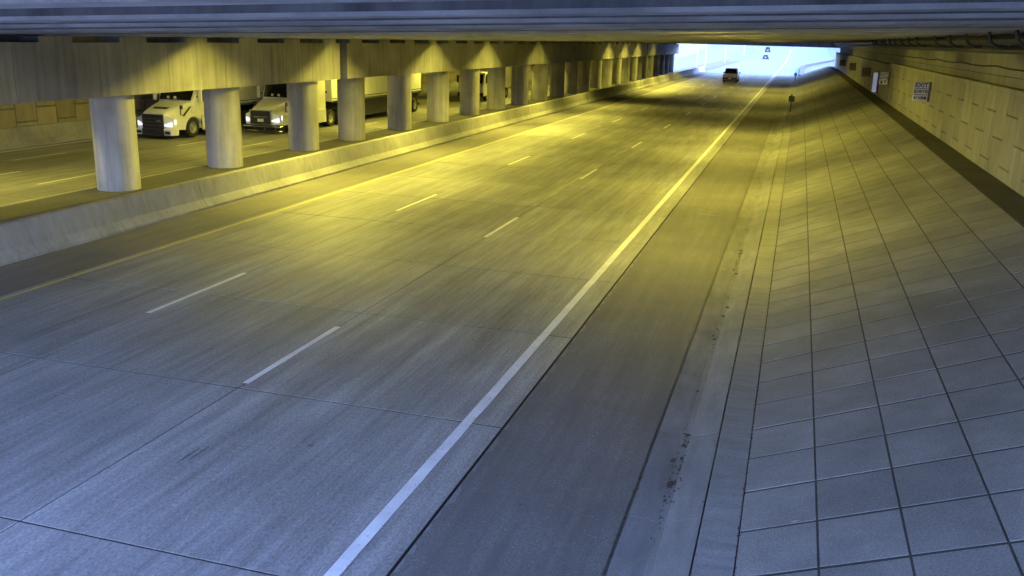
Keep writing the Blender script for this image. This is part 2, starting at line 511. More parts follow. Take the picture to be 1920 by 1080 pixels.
# paved slope: bed + panels
SX, SZ = 0.79, 0.297
slope = tag(MB().prism_y([(X_S0, -0.3), (X_S0, 0.1495), (X_S0 + 6 * SX, 0.1495 + 6 * SZ), (X_S0 + 6 * SX, -0.3)], NEAR, FAR).build('slope', 'grout'), kind='structure')
SP, SY0 = 0.962, 9.37
ln = math.hypot(SX, SZ)
tx, tz = SX / ln, SZ / ln
def paver_verts(i, y0, y1, g=0.009):
    a0, a1 = i * ln + g, (i + 1) * ln - g
    y0 += 0.011
    y1 -= 0.011
    t = 0.05
    def P(a, y, h):
        return (X_S0 + a * tx - h * tz, y, 0.10 + a * tz + h * tx)
    return [[P(a0, y0 + g, 0), P(a1, y0 + g, 0), P(a1, y1 - g, 0), P(a0, y1 - g, 0)],
            [P(a0, y0 + g, t * .8), P(a1, y0 + g, t * .8), P(a1, y1 - g, t * .8), P(a0, y1 - g, t * .8)],
            [P(a0 + .005, y0 + g + .005, t), P(a1 - .005, y0 + g + .005, t), P(a1 - .005, y1 - g - .005, t), P(a0 + .005, y1 - g - .005, t)]]
pm = []
for i in range(6):
    pm.append(MB().loft(paver_verts(i, 0, SP)).mesh('paver', 'paver'))
ka = -5
for k in range(ka, 44):
    for i in range(6):
        h = random.uniform(-0.001, 0.003)
        inst(pm[i], 'paver', (-h * tz, SY0 + k * SP + random.uniform(-.003, .003), h * tx), slope)
sr = MB()
for k in list(range(44, 166)) + list(range(-14, ka)):
    y0 = SY0 + k * SP
    if y0 + SP > FAR or y0 < NEAR:
        continue
    for i in range(6):
        sr.loft(paver_verts(i, y0, y0 + SP))
tag(sr.build('paver_distant', 'paver', slope), kind='stuff')
S6X, S6Z = X_S0 + 6 * SX, 0.152 + 6 * SZ
bench = MB().prism_y([(S6X + 0.01, 1.0), (S6X + 0.01, S6Z), (X_WALL + 0.3, 1.84), (X_WALL + 0.3, 1.0)], NEAR, FAR)
tag(bench.build('bench', 'bench'), kind='structure')

# median and the opposite carriageway
med = MB().quad((X_MED, NEAR - 60, 0.004), (X_BAR - 0.2, NEAR - 60, 0.004), (X_BAR - 0.2, FAR + 140, 0.004), (X_MED, FAR + 140, 0.004))
tag(med.build('median', 'asphalt_median'), kind='structure')
opp = tag(MB().box(X_FW + 0.3, X_MED - 0.01, NEAR - 60, FAR, -0.3, -0.005).build('opposite_roadway', 'joint'), kind='structure')
OL = [(-20.6, X_MED - 0.02), (-23.29, -20.61), (-25.79, -23.31), (X_FW + 0.5, -25.81)]
om = [MB().box(a, b, 0.008, 5.992, -0.2, 0.0).mesh('slab', 'slab_far') for a, b in OL]
for k in range(0, 14):
    for me in om:
        inst(me, 'slab', (0, 17.0 + 6 * k, random.uniform(-0.001, 0.001)), opp)
orr = MB()
for a, b in OL:
    orr.box(a, b, NEAR - 60, 16.99, -0.2, 0)
    orr.box(a, b, 101.01, FAR, -0.2, 0)
orr.build('slab_run', 'slab_far', opp)
strip('edge_line', -28.2, -28.04, NEAR - 60, FAR, 'white_line', opp, 0.007)
strip('edge_line', -18.6, -18.56, NEAR - 60, FAR, 'white_line', opp, 0.007)
for i in range(-1, 11):
    for x, y in ((-20.6, 25.2), (-23.35, 24.4), (-25.8, 29.4)):
        strip('lane_dash', x - 0.05, x + 0.05, y + 12.2 * i, y + 12.2 * i + 2.9, 'white_line', opp, 0.007)

# outside: the roads run on from both mouths
ro = MB()
ysr = [FAR, 180, 200, 230, 260, 280, 300, 320, 340, 360, 380, 395, 450, 550, 700]
def right_edge(y):
    return 3.9 + max(0.0, (y - 215)) ** 2 * 0.0009
for x0, x1 in ((-12.7, None), (X_FW, -18.4)):
    for a, b in zip(ysr[:-1], ysr[1:]):
        xa, xb = (right_edge(a), right_edge(b)) if x1 is None else (x1, x1)
        ro.quad((x0, a, out_z(a) - 0.005), (xa, a, out_z(a) - 0.005), (xb, b, out_z(b) - 0.005), (x0, b, out_z(b) - 0.005))
tag(ro.build('outer_road', 'road_out'), kind='structure')
om_ = MB()
for x in (0.0,):
    for a, b in zip(ysr[:-1], ysr[1:]):
        if b <= 395:
            om_.quad((x - .1, a, out_z(a) + 0.01), (x + .1, a, out_z(a) + 0.01), (x + .1, b, out_z(b) + 0.01), (x - .1, b, out_z(b) + 0.01))
om_.build('edge_line', 'white_line', bpy.data.objects['outer_road'])

# ---------------------------------------------------------------- roof: girders, deck, portal beams
roof = tag(MB().box(X_FW - 2, X_WALL + 3, NEAR, FAR, 6.95, 7.5).build('tunnel_roof', 'deck'), kind='structure')
GPER, GY0 = 3.33, 25.77
BEAM_YS = [y for y in [GY0 + k * GPER for k in range(-9, 5)] + [41.77 + k * GPER for k in range(0, 45)] if NEAR + 0.6 < y < FAR - 1]
gpr = [(-0.42, 0.045), (-0.36, 0.0), (0.36, 0.0), (0.42, 0.045), (0.42, 0.18), (0.12, 0.42), (0.12, 1.12), (0.4, 1.22), (0.4, 1.5), (-0.4, 1.5), (-0.4, 1.22), (-0.12, 1.12), (-0.12, 0.42), (-0.42, 0.18)]
gl = X_WALL + 0.9 + 17.6
gm_r = MB().prism_x(gpr, -17.6, X_WALL + 0.9, SOF_S * gl).mesh('girder', 'girder')
M['web'] = concrete('shaded_stained_web_concrete', (0.19, 0.19, 0.195), 0.5, (0.8, 1, 0.08), 2.2, 0.6, 0.12)  # drip streaks, plus a darker tone that paints shaded bands between lit edges
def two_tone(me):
    me.materials.append(M['web'])  # sides take the painted shade, bottoms and chamfers keep the lit tone
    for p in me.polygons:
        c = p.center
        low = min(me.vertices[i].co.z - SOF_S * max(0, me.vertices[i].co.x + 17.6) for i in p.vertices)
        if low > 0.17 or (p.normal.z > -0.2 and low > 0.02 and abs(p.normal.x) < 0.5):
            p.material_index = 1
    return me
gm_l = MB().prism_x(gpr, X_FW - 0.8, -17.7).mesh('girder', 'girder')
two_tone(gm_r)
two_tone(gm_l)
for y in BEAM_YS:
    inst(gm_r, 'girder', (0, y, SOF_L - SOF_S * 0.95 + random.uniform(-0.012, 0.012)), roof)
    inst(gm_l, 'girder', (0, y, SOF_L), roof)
pb = MB().box(X_FW - 1, X_WALL + 1.5, FAR - 0.5, FAR + 0.3, 4.9, 7.8)
pb.build('portal_beam', 'girder', roof)
MB().box(X_FW - 1, X_WALL + 1.5, NEAR - 0.3, NEAR + 0.15, 6.3, 7.8).build('portal_beam', 'girder', roof)

# ---------------------------------------------------------------- right retaining wall
wall = empty('retaining_wall', (0, 0, 0))
tag(wall, 'right tunnel side wall of staggered concrete panels above the paved slope', 'wall')
MB().box(X_WALL + 0.035, X_WALL + 0.25, NEAR, FAR, 1.2, 4.24).build('wall_backing', 'void', wall)
PW, PH = 1.43, 1.40
def panel_mb(w, z0, z1, g=0.011, xf=X_WALL):
    mb = MB()
    y0, y1, a, b = g, w - g, z0 + g * 1.8, z1 - g * 1.8
    e = 0.012
    mb.loft([[(xf + 0.04, y0, a), (xf + 0.04, y1, a), (xf + 0.04, y1, b), (xf + 0.04, y0, b)],
             [(xf + e, y0, a), (xf + e, y1, a), (xf + e, y1, b), (xf + e, y0, b)],
             [(xf, y0 + e, a + e), (xf, y1 - e, a + e), (xf, y1 - e, b - e), (xf, y0 + e, b - e)]])
    return mb
rowsA = [(1.5, 2.2), (2.2, 3.6), (3.6, 4.2)]
rowsB = [(1.5, 2.9), (2.9, 4.2)]
pmA = [panel_mb(PW, a, b).mesh('panel', 'panel') for a, b in rowsA]
pmB = [panel_mb(PW, a, b).mesh('panel', 'panel') for a, b in rowsB]
WY0 = 27.78 - PW / 2
wr = MB()
for k in range(-23, 99):
    y = WY0 + k * PW
    if y < NEAR or y + PW > FAR:
        continue
    A = (k % 2 == 0)
    if -4 <= k < 62:
        for me in (pmA if A else pmB):
            inst(me, 'panel', (random.uniform(-0.009, 0.009), y, 0), wall)
    else:
        for a, b in (rowsA if A else rowsB):
            t = panel_mb(PW, a, b)
            n = len(wr.v)
            wr.v += [(p[0], p[1] + y, p[2]) for p in t.v]
            wr.f += [tuple(n + i for i in f) for f in t.f]
tag(wr.build('panel_distant', 'panel', wall), kind='stuff')
cp = MB()
for a, b, z in ((NEAR, 65.0, 4.32), (65.02, 118.0, 4.22), (118.02, FAR, 4.14)):
    cp.box(X_WALL - 0.04, X_WALL + 0.26, a, b, z - 0.14, z)
cp.build('coping', 'panel', wall, bevel=0.01)
# abutment seat wall above, in pours with open joints
ab = empty('abutment', (0, 0, 0))
tag(ab, 'plain concrete abutment band above the panel wall, under the girder ends', 'abutment')
MB().box(X_WALL + 0.75, X_WALL + 1.4, NEAR, FAR, 1.0, 6.97).build('core', 'void', ab)
am = MB().box(X_WALL + 0.42, X_WALL + 0.76, 0.012, 6.64, 3.8, 5.32).mesh('pour', 'abut')
k = 0
while NEAR + 1 + k * 6.66 < FAR - 6.7:
    inst(am, 'pour', (0, NEAR + 1 + k * 6.66, 0), ab)
    k += 1
pedm = MB().box(X_WALL + 0.45, X_WALL + 0.76, -0.6, 0.6, 5.32, 5.68).mesh('pedestal', 'abut')
for y in BEAM_YS:
    inst(pedm, 'pedestal', (0, y, 0), ab)

# ---------------------------------------------------------------- far wall beyond the opposite carriageway
fw = empty('far_wall', (0, 0, 0))
tag(fw, 'tan panel wall behind the trucks, far side of the opposite carriageway', 'wall')
MB().box(X_FW - 0.4, X_FW - 0.035, NEAR, FAR, 0, 6.97).build('wall_backing', 'void', fw)
FW_, FH_ = 1.22, 1.4
fA = [(0.2, 1.0), (1.0, 2.4), (2.4, 3.8), (3.8, 4.9)]
fB = [(0.2, 1.62), (1.62, 3.02), (3.02, 4.42)]
def far_panel(a, b):
    t = panel_mb(FW_, a, b, 0.02, 0)
    t.v = [(X_FW - p[0], p[1], p[2]) for p in t.v]
    return t
fmA = [far_panel(a, b).mesh('panel', 'panel_far') for a, b in fA]
fmB = [far_panel(a, b).mesh('panel', 'panel_far') for a, b in fB]
fr_ = MB()
for k in range(-30, 110):
    y = 33.4 - FW_ + k * FW_
    if y < NEAR or y + FW_ > FAR:
        continue
    if -4 <= k < 45:
        for me in (fmA if k % 2 else fmB):
            inst(me, 'panel', (random.uniform(-0.015, 0.015), y, 0), fw)
    else:
        for a, b in (fA if k % 2 else fB):
            t = far_panel(a, b)
            n = len(fr_.v)
            fr_.v += [(p[0], p[1] + y, p[2]) for p in t.v]
            fr_.f += [tuple(n + i for i in f) for f in t.f]
tag(fr_.build('panel_distant', 'panel_far', fw), kind='stuff')

def jersey(x_face, sgn, h, w_top=0.2):
    # x_face: foot toward traffic; sgn +1 when traffic is on +X
    s = sgn
    return [(x_face, 0.0), (x_face, 0.07), (x_face - s * 0.18, 0.28), (x_face - s * 0.42 * (0.75), h - 0.015), (x_face - s * 0.34, h), (x_face - s * (0.34 + w_top), h), (x_face - s * (0.40 + w_top), 0.0)]
def barrier(name, label, x_face, sgn, h, y0, y1, length, m='barrier'):
    e = empty(name, (x_face, 0, 0))
    tag(e, label, 'barrier')
    prof = [(x - x_face, z) for x, z in jersey(x_face, sgn, h)]
    me = MB().prism_y(prof, 0.012, length - 0.012).mesh('barrier_length', m)
    y = y0
    while y < y1 - 0.1:
        o = inst(me, 'barrier_length', (random.uniform(-.006, .006), y, 0.0), e)
        if y + length > y1:
            o.scale.y = (y1 - y) / length
        y += length
    return e
barrier('median_barrier', 'long pale concrete barrier between the near road and the pier columns', X_BAR, 1, 0.85, NEAR - 59, FAR + 12, 9.1)
barrier('wall_barrier', 'low concrete barrier along the foot of the tan far wall', X_FW + 0.75, 1, 0.85, NEAR - 59, FAR + 40, 9.1)

# ---------------------------------------------------------------- piers
XF, XB = -16.65, -18.65
CAP0, CAP1 = 3.17, 4.82
XC = (XF + XB) / 2
colr = 0.69
colm = MB()
rings = []
def col_ring(z):
    ring = []
    for j in range(48):
        a = 2 * math.pi * j / 48
        ring.append((a, colr))
    for c in (R(-62), R(118)):              # two form seams, a few millimetres deep
        ring = [q for q in ring if abs((q[0] - c + math.pi) % (2 * math.pi) - math.pi) > 0.05]
        ring += [((c - 0.012) % (2 * math.pi), colr), (c % (2 * math.pi), colr - 0.014), ((c + 0.012) % (2 * math.pi), colr)]
    ring.sort()
    return [(r * math.cos(a), r * math.sin(a), z) for a, r in ring]
for z in (0.0, 1.1, 2.2, CAP0):
    rings.append(col_ring(z))
colm.loft(rings)
col_me = colm.mesh('column', 'pier', True)
ped_me = MB().box(XF - 1.9, XF - 0.02, -0.65, 0.65, CAP1 - 0.002, SOF_L - 0.012).mesh('pedestal', 'pier')
beam_ys = BEAM_YS
def pier(y0, y1, cols, label):
    e = empty('pier', (XC, (y0 + y1) / 2, 0))
    oy = (y0 + y1) / 2
    tag(e, label, 'pier', 'piers down the middle of the tunnel')
    cap = MB()
    cap.box(XB + 0.02 - XC, XF - 0.02 - XC, y0 + 0.02 - oy, y1 - 0.02 - oy, CAP0 + 0.01, CAP1 - 0.005)
    # formed faces in lifts, thin joints between
    seams = [y0] + [y + 1.66 for y in beam_ys if y0 + 1.2 < y + 1.66 < y1 - 1.2] + [y1]
    for a, b in zip(seams[:-1], seams[1:]):
        cap.box(XF - 0.25 - XC, XF - XC, a + 0.012 - oy, b - 0.012 - oy, CAP0, CAP1 - 0.15)
        cap.box(XF - 0.25 - XC, XF - 0.004 - XC, a + 0.004 - oy, b - 0.004 - oy, CAP1 - 0.135, CAP1)
        cap.box(XB - XC, XB + 0.25 - XC, a + 0.006 - oy, b - 0.006 - oy, CAP0, CAP1)
    cap.build('cap', 'pier', e)
    for y in cols:
        o = inst(col_me, 'column', (0, y - oy, 0), e, rot=(0, 0, random.uniform(-0.15, 0.15)))
    for y in beam_ys:
        if y0 - 0.2 < y < y1 + 0.2:
            inst(ped_me, 'pedestal', (-XC, y - oy, 0), e)
    return e
pier(NEAR + 1, 40.05, [0.9, 7.1, 13.3, 19.5, 25.7, 31.9, 38.2], 'nearest concrete pier, its round columns bluish with daylight beside the two trucks')
pier(40.75, 87.3, [43.1, 49.15, 55.15, 61.15, 67.1, 73.3, 79.5, 85.7], 'second concrete pier, round columns in front of the white trailer, lit yellow')
pier(87.9, 132.5, [91.0, 97.0, 103.0, 109.0, 115.0, 121.0, 127.0, 131.0], 'third concrete pier, its columns overlapping in the middle distance')
pier(133.1, FAR + 1.5, [135.5, 141.5, 147.5, 153.5, 159.5, 165.5], 'farthest concrete pier, ending at the bright tunnel mouth')

# ---------------------------------------------------------------- sodium lamps high between the girders
def lamp(x, y, power, aim, label, group, rise=0.42, spread=160):
    z = soffit(x) + rise
    e = empty('ceiling_lamp', (x, y, z))
    tag(e, label, 'lamp', group)
    MB().box(-0.32, 0.32, -0.2, 0.2, 0.04, 0.28).build('housing', 'lamp_case', e, bevel=0.03)
    MB().box(-0.27, 0.27, -0.15, 0.15, 0.012, 0.045).build('lens', 'lens', e)
    MB().box(-0.03, 0.03, -0.03, 0.03, 0.28, 6.97 - z).build('hanger', 'galv', e)
    d = bpy.data.lights.new('sodium_light', 'AREA')
    d.shape = 'RECTANGLE'
    d.size, d.size_y = 0.5, 0.5
    d.energy = power * 1.65
    d.color = (1.0, 0.86, 0.115)
    d.spread = R(spread)
    o = bpy.data.objects.new('sodium_light', d)
    C.objects.link(o)
    o.parent = e
    o.location = (0, 0, -0.01)
    o.rotation_euler = Vector(aim).to_track_quat('-Z', 'Y').to_euler()
    return e
LP_L, LP_R, LP_O = 'sodium lamps above the median shoulder', 'sodium lamps above the right lane', 'sodium lamps above the opposite carriageway'
for i, (y, p) in enumerate(((30.3, 44), (40.1, 42), (52.95, 42), (62.95, 40), (76.3, 22), (106.3, 40), (116.3, 40), (126.3, 38), (139.6, 20))):
    lamp(-12.0, y, p, (0.0, -0.4, -1), ORD[i] + ' yellow sodium lamp between girders above the median shoulder', LP_L)
for i, (y, p) in enumerate(((24.1, 14), (34.05, 21), (46.8, 22), (56.75, 21), (76.75, 5), (93.4, 6), (103.4, 16), (116.7, 16))):  # the weak fifth and sixth are added fill for the dark stretch
    lamp(1.2, y, p, (0.1, -0.1, -1), ORD[i] + ' yellow sodium lamp between girders above the right lane', LP_R, 0.36, 175)
lamp(-10.0, 22.3, 9, (0.0, -0.25, -1), 'lone added yellow fill lamp between girders over the left lane, before the first median lamp', 'added fill lamps above the lanes')  # added lamp, brings the yellow light nearer along the left lane
for i, (y, p) in enumerate(((24.1, 16), (37.4, 14), (50.1, 20), (63.4, 22), (76.7, 24), (90.1, 26), (103.4, 26), (116.7, 26), (136.7, 24))):
    lamp(-20.0, y, p, (-0.6, -0.2, -1), ORD[i] + ' yellow sodium lamp between girders over the opposite carriageway', LP_O)

# ---------------------------------------------------------------- pipes, cable and conduit drops on the right
def run(name, label, cat, x, z, r, m, y0=NEAR + 0.5, y1=FAR - 1, sag=0.0, n=90, wob=0.0):
    pts = []
    for i in range(n + 1):
        t = i / n
        y = y0 + (y1 - y0) * t
        s = -sag * math.sin(math.pi * ((y / 6.66) % 1.0)) if sag else 0
        pts.append((x, y, z + s + random.uniform(-wob, wob)))
    return tag(MB().tube(pts, r, 8).build(name, m, smooth=True), label, cat)
run('drain_pipe', 'thick dark pipe along the right edge of the ceiling above the conduit drops', 'pipe', 9.25, 5.6, 0.13, 'pipe')
run('conduit', 'dark horizontal conduit along the top of the right wall under the conduit drops', 'pipe', 9.45, 5.34, 0.10, 'pipe')
run('wall_cable', 'thin black sagging cable along the concrete band above the right panel wall', 'cable', X_WALL + 0.39, 4.83, 0.022, 'cable', sag=0.05, n=420, wob=0.006)
run('thin_wire', 'thin wire on the abutment band between the sagging cable and the coping', 'cable', X_WALL + 0.405, 4.55, 0.008, 'cable', n=60, wob=0.01)
drop = MB()
pts = [(0, 0, 0.95), (0, 0, 0.42)]
for i in range(1, 9):
    a = math.pi / 2 * i / 8
    pts.append((0.34 * (1 - math.cos(a)), 0.0, 0.42 - 0.34 * math.sin(a)))
pts.append((0.62, 0, 0.08))
drop.tube(pts, 0.045, 8)
dm = drop.mesh('conduit_drop', 'pipe', True)
cl = MB().box(0.50, 0.57, -0.06, 0.06, 0.02, 0.14).mesh('clamp', 'galv')
n = 0
for y in (18.5, 21.9, 25.1, 28.6, 32.4, 36.0, 39.7, 46.0, 49.3, 52.8, 56.5, 59.8, 63.2, 66.5, 69.8, 73.1):
    o = inst(dm, 'conduit_drop', (8.88, y, 5.32))
    o2 = inst(cl, 'clamp', (0, 0, 0), o)
    tag(o, ORD[n] + ' curved dark conduit dropping from the ceiling toward the right wall', 'conduit', 'curved conduits along the right wall')
    n += 1

# ---------------------------------------------------------------- signs on the right wall, call cabinet, marker posts
def text_mesh(txt, size, m, parent, loc, bold=0.0):
    cu = bpy.data.curves.new('lettering', 'FONT')
    cu.body = txt
    cu.size = size
    cu.align_x = 'CENTER'
    cu.align_y = 'CENTER'
    cu.extrude = 0.002
    cu.offset = bold
    t = bpy.data.objects.new('lettering_tmp', cu)
    C.objects.link(t)
    bpy.context.view_layer.update()
    me = bpy.data.meshes.new_from_object(t.evaluated_get(bpy.context.evaluated_depsgraph_get()))
    bpy.data.objects.remove(t)
    me.materials.clear()
    me.materials.append(M[m])
    o = bpy.data.objects.new('lettering', me)
    C.objects.link(o)
    o.parent = parent
    o.location = loc
    o.rotation_euler = (math.pi / 2, 0, 0)
    return o

def exit_sign(x, y, z, w, h, lines, label, face='sign_white', ink='ink', rz=0.0):
    e = empty('exit_sign', (x, y, z), rz)
    tag(e, label, 'sign', 'exit signs on the right wall')
    MB().box(-w / 2, w / 2, 0, 0.05, 0, h).build('board', face, e, bevel=0.008)
    MB().box(w / 2, w / 2 + 0.14, 0.0, 0.06, -0.01, h + 0.01).build('bracket', 'sign_dark', e)
    row = h / 3
    for i in (1, 2):
        MB().box(-w / 2 + 0.02, w / 2 - 0.02, -0.006, -0.001, h - i * row - 0.012, h - i * row + 0.012).build('divider', ink, e)
    for i, t in enumerate(lines):
        if t:
            text_mesh(t, row * (0.95 if i == 0 else 0.66), ink, e, (0, -0.006, h - (i + 0.5) * row), 0.006)
    if len(lines) > 2 and lines[2]:
        for s in (-1, 1):       # small arrows on both sides of the distance
            a = MB()
            cx, cz = s * (w / 2 - 0.07), row * 0.5
            q = s
            a.poly([(cx + q * 0.045, -0.006, cz), (cx - q * 0.03, -0.006, cz + 0.08), (cx - q * 0.03, -0.006, cz - 0.08)])
            a.build('arrow', ink, e)
    return e
exit_sign(9.22, 44.5, 3.06, 0.60, 0.82, ['EXIT', 'SORTIE', '110M'], 'nearest white EXIT SORTIE sign with distance and arrows, on right wall')
exit_sign(9.24, 64.25, 3.0, 0.50, 0.75, ['EXIT', 'SORTIE', ''], 'second white EXIT SORTIE sign with two symbols, beside the white cabinet')
s2 = bpy.data.objects['exit_sign.001']
MB().box(-0.18, -0.05, -0.007, -0.001, 0.05, 0.19).build('symbol', 'ink', s2)
MB().poly([(0.05, -0.006, 0.19), (0.18, -0.006, 0.19), (0.115, -0.006, 0.05)]).build('symbol', 'ink', s2)
exit_sign(9.24, 82.25, 2.93, 0.58, 0.70, ['EXIT', 'SORTIE', ''], 'third exit sign, dull grey, on the right wall', 'sign_back', 'sign_dark')
exit_sign(9.25, 103.75, 2.86, 0.58, 0.76, ['EXIT', 'SORTIE', ''], 'fourth exit sign, dark brownish, small on the right wall', 'sign_back', 'sign_dark')
exit_sign(9.25, 128.75, 2.80, 0.60, 0.76, ['', '', ''], 'dark square sign on the right wall nearest the tunnel mouth', 'sign_dark', 'black')

cb = empty('wall_cabinet', (9.34, 72.25, 2.13))
tag(cb, 'tall narrow white lit cabinet on the right wall beside the second exit sign', 'cabinet')
MB().box(-0.16, 0.14, 0, 0.35, 0, 1.38).build('body', 'sign_white', cb, bevel=0.02)
MB().box(0.14, 0.27, 0.02, 0.33, -0.1, 1.5).build('mounting_plate', 'sign_dark', cb)
MB().box(-0.14, 0.12, -0.012, -0.002, 0.04, 1.34).build('light_panel', 'lit_panel', cb)
MB().box(-0.14, -0.12, -0.03, -0.012, 0.6, 0.75).build('handle', 'sign_dark', cb)

def marker(x, y, z, h, s, label, face):
    e = empty('marker_post', (x, y, z))
    tag(e, label, 'marker')
    MB().tube([(0, 0, -0.1), (0, 0, h)], 0.045, 8).build('post', 'post', e)
    MB().box(-s / 2, s / 2, -0.06, -0.045, h - s * 1.05, h - 0.02).build('plate', 'post', e)
    MB().box(-s / 2 + 0.04, s / 2 - 0.04, -0.072, -0.062, h - s * 1.05 + 0.04, h - 0.06).build('face', face, e)
    MB().box(-0.06, 0.06, -0.05, 0.05, h, h + 0.1).build('cap', 'post', e)
marker(3.68, 77.0, 0.14, 1.25, 0.44, 'square marker plate on a dark post at the foot of the slope', 'sign_back')
marker(3.6, 142.0, 0.14, 1.15, 0.36, 'dark marker post by the kerb at the bright tunnel mouth', 'sign_dark')
yp = empty('hazard_marker', (-18.1, 98.5, 0))
tag(yp, 'small yellow hazard marker between far pier columns', 'marker')
MB().box(-0.28, 0.28, -0.02, 0.02, 0.15, 0.95).build('panel', 'yellow_plastic', yp)
MB().box(-0.04, 0.04, -0.05, -0.022, 0.0, 1.0).build('stripe', 'black', yp)

# dead leaves and grit along the flow line of the gutter
db = MB()
for i in range(420):
    cl_ = random.random() < 0.6
    y = random.choice([10.2, 11.0, 11.6, 16.5, 19.0, 22.5, 24.5, 23.8]) + random.gauss(0, 0.45) if cl_ else random.uniform(6, 55)
    x = X_FLOW + random.gauss(0.0, 0.04)
    s = random.uniform(0.006, 0.022) if random.random() < 0.93 else random.uniform(0.03, 0.06)
    a = random.uniform(0, 6.28)
    z = -0.024 + max(0, (x - X_FLOW - 0.03)) * 0.35
    p = [(x + s * math.cos(a + t) * (1 if k % 2 else 0.55), y + s * 1.4 * math.sin(a + t), z + random.uniform(0.003, 0.4 * s + 0.006)) for k, t in enumerate((0, 1.57, 3.14, 4.71))]
    db.poly(p)
for i in range(26):
    x, y = random.uniform(-9, 2.3), random.uniform(6, 30)
    s = random.uniform(0.012, 0.03)
    db.poly([(x - s, y, 0.012), (x, y - s, 0.014), (x + s, y, 0.02), (x, y + s * 1.2, 0.014)])
for i in range(520):                # moss and grit caught in the long joints
    jx, jz = random.choice(((X_S0 - 0.01, 0.15), (X_GUT - 0.01, -0.003), (X_S0 - 0.01, 0.15), (X_KB, 0.128)))
    y = 5 + 60 * random.random() ** 1.6
    q = random.uniform(0.006, 0.02)
    x = jx + random.gauss(0, 0.01)
    db.poly([(x - q, y, jz + 0.004), (x, y - q * 1.6, jz + 0.006), (x + q, y, jz + 0.012), (x, y + q * 2.2, jz + 0.006)])
tag(db.build('leaf_litter', 'debris'), 'dead leaves and grit lying in the gutter flow line', 'litter', kind='stuff')
ws = empty('litter_scrap', (4.47, 9.40, 0.36))
tag(ws, 'tiny white scrap of litter in a joint of the paved slope', 'litter')
MB().poly([(-0.05, -0.012, 0.01), (0.0, -0.03, 0.03), (0.06, 0.0, 0.035), (0.0, 0.02, 0.012)]).build('scrap', 'sign_white', ws)

# ---------------------------------------------------------------- vehicles
def wheel(parent, x, y, r=0.5, w=0.28, out=1):
    t = MB().lathe_x([(-w * 0.1, r * 0.58), (-w / 2, r * 0.62), (-w / 2, r * 0.93), (-w * 0.36, r), (w * 0.36, r), (w / 2, r * 0.93), (w / 2, r * 0.62), (w * 0.1, r * 0.58)], 0, 0, 0, 28)
    e = t.build('wheel', 'tyre', parent, smooth=True)
    e.location = (x, y, r)
    MB().lathe_x([(out * w * 0.1, r * 0.61), (out * w * 0.44, r * 0.6), (out * w * 0.40, r * 0.5), (out * w * 0.18, r * 0.42), (out * w * 0.2, r * 0.22), (out * w * 0.48, r * 0.18), (out * w * 0.5, 0.01)], 0, 0, 0, 20).build('rim', 'rim', e, smooth=True)
    return e

def rounded(x0, x1, z0, z1, r, y, n=3):
    pts = []
    for cx, cz, a0 in ((x1 - r, z0 + r, -90), (x1 - r, z1 - r, 0), (x0 + r, z1 - r, 90), (x0 + r, z0 + r, 180)):
        for i in range(n + 1):
            a = R(a0 + 90 * i / n)
            pts.append((cx + r * math.cos(a), y, cz + r * math.sin(a)))
    return pts

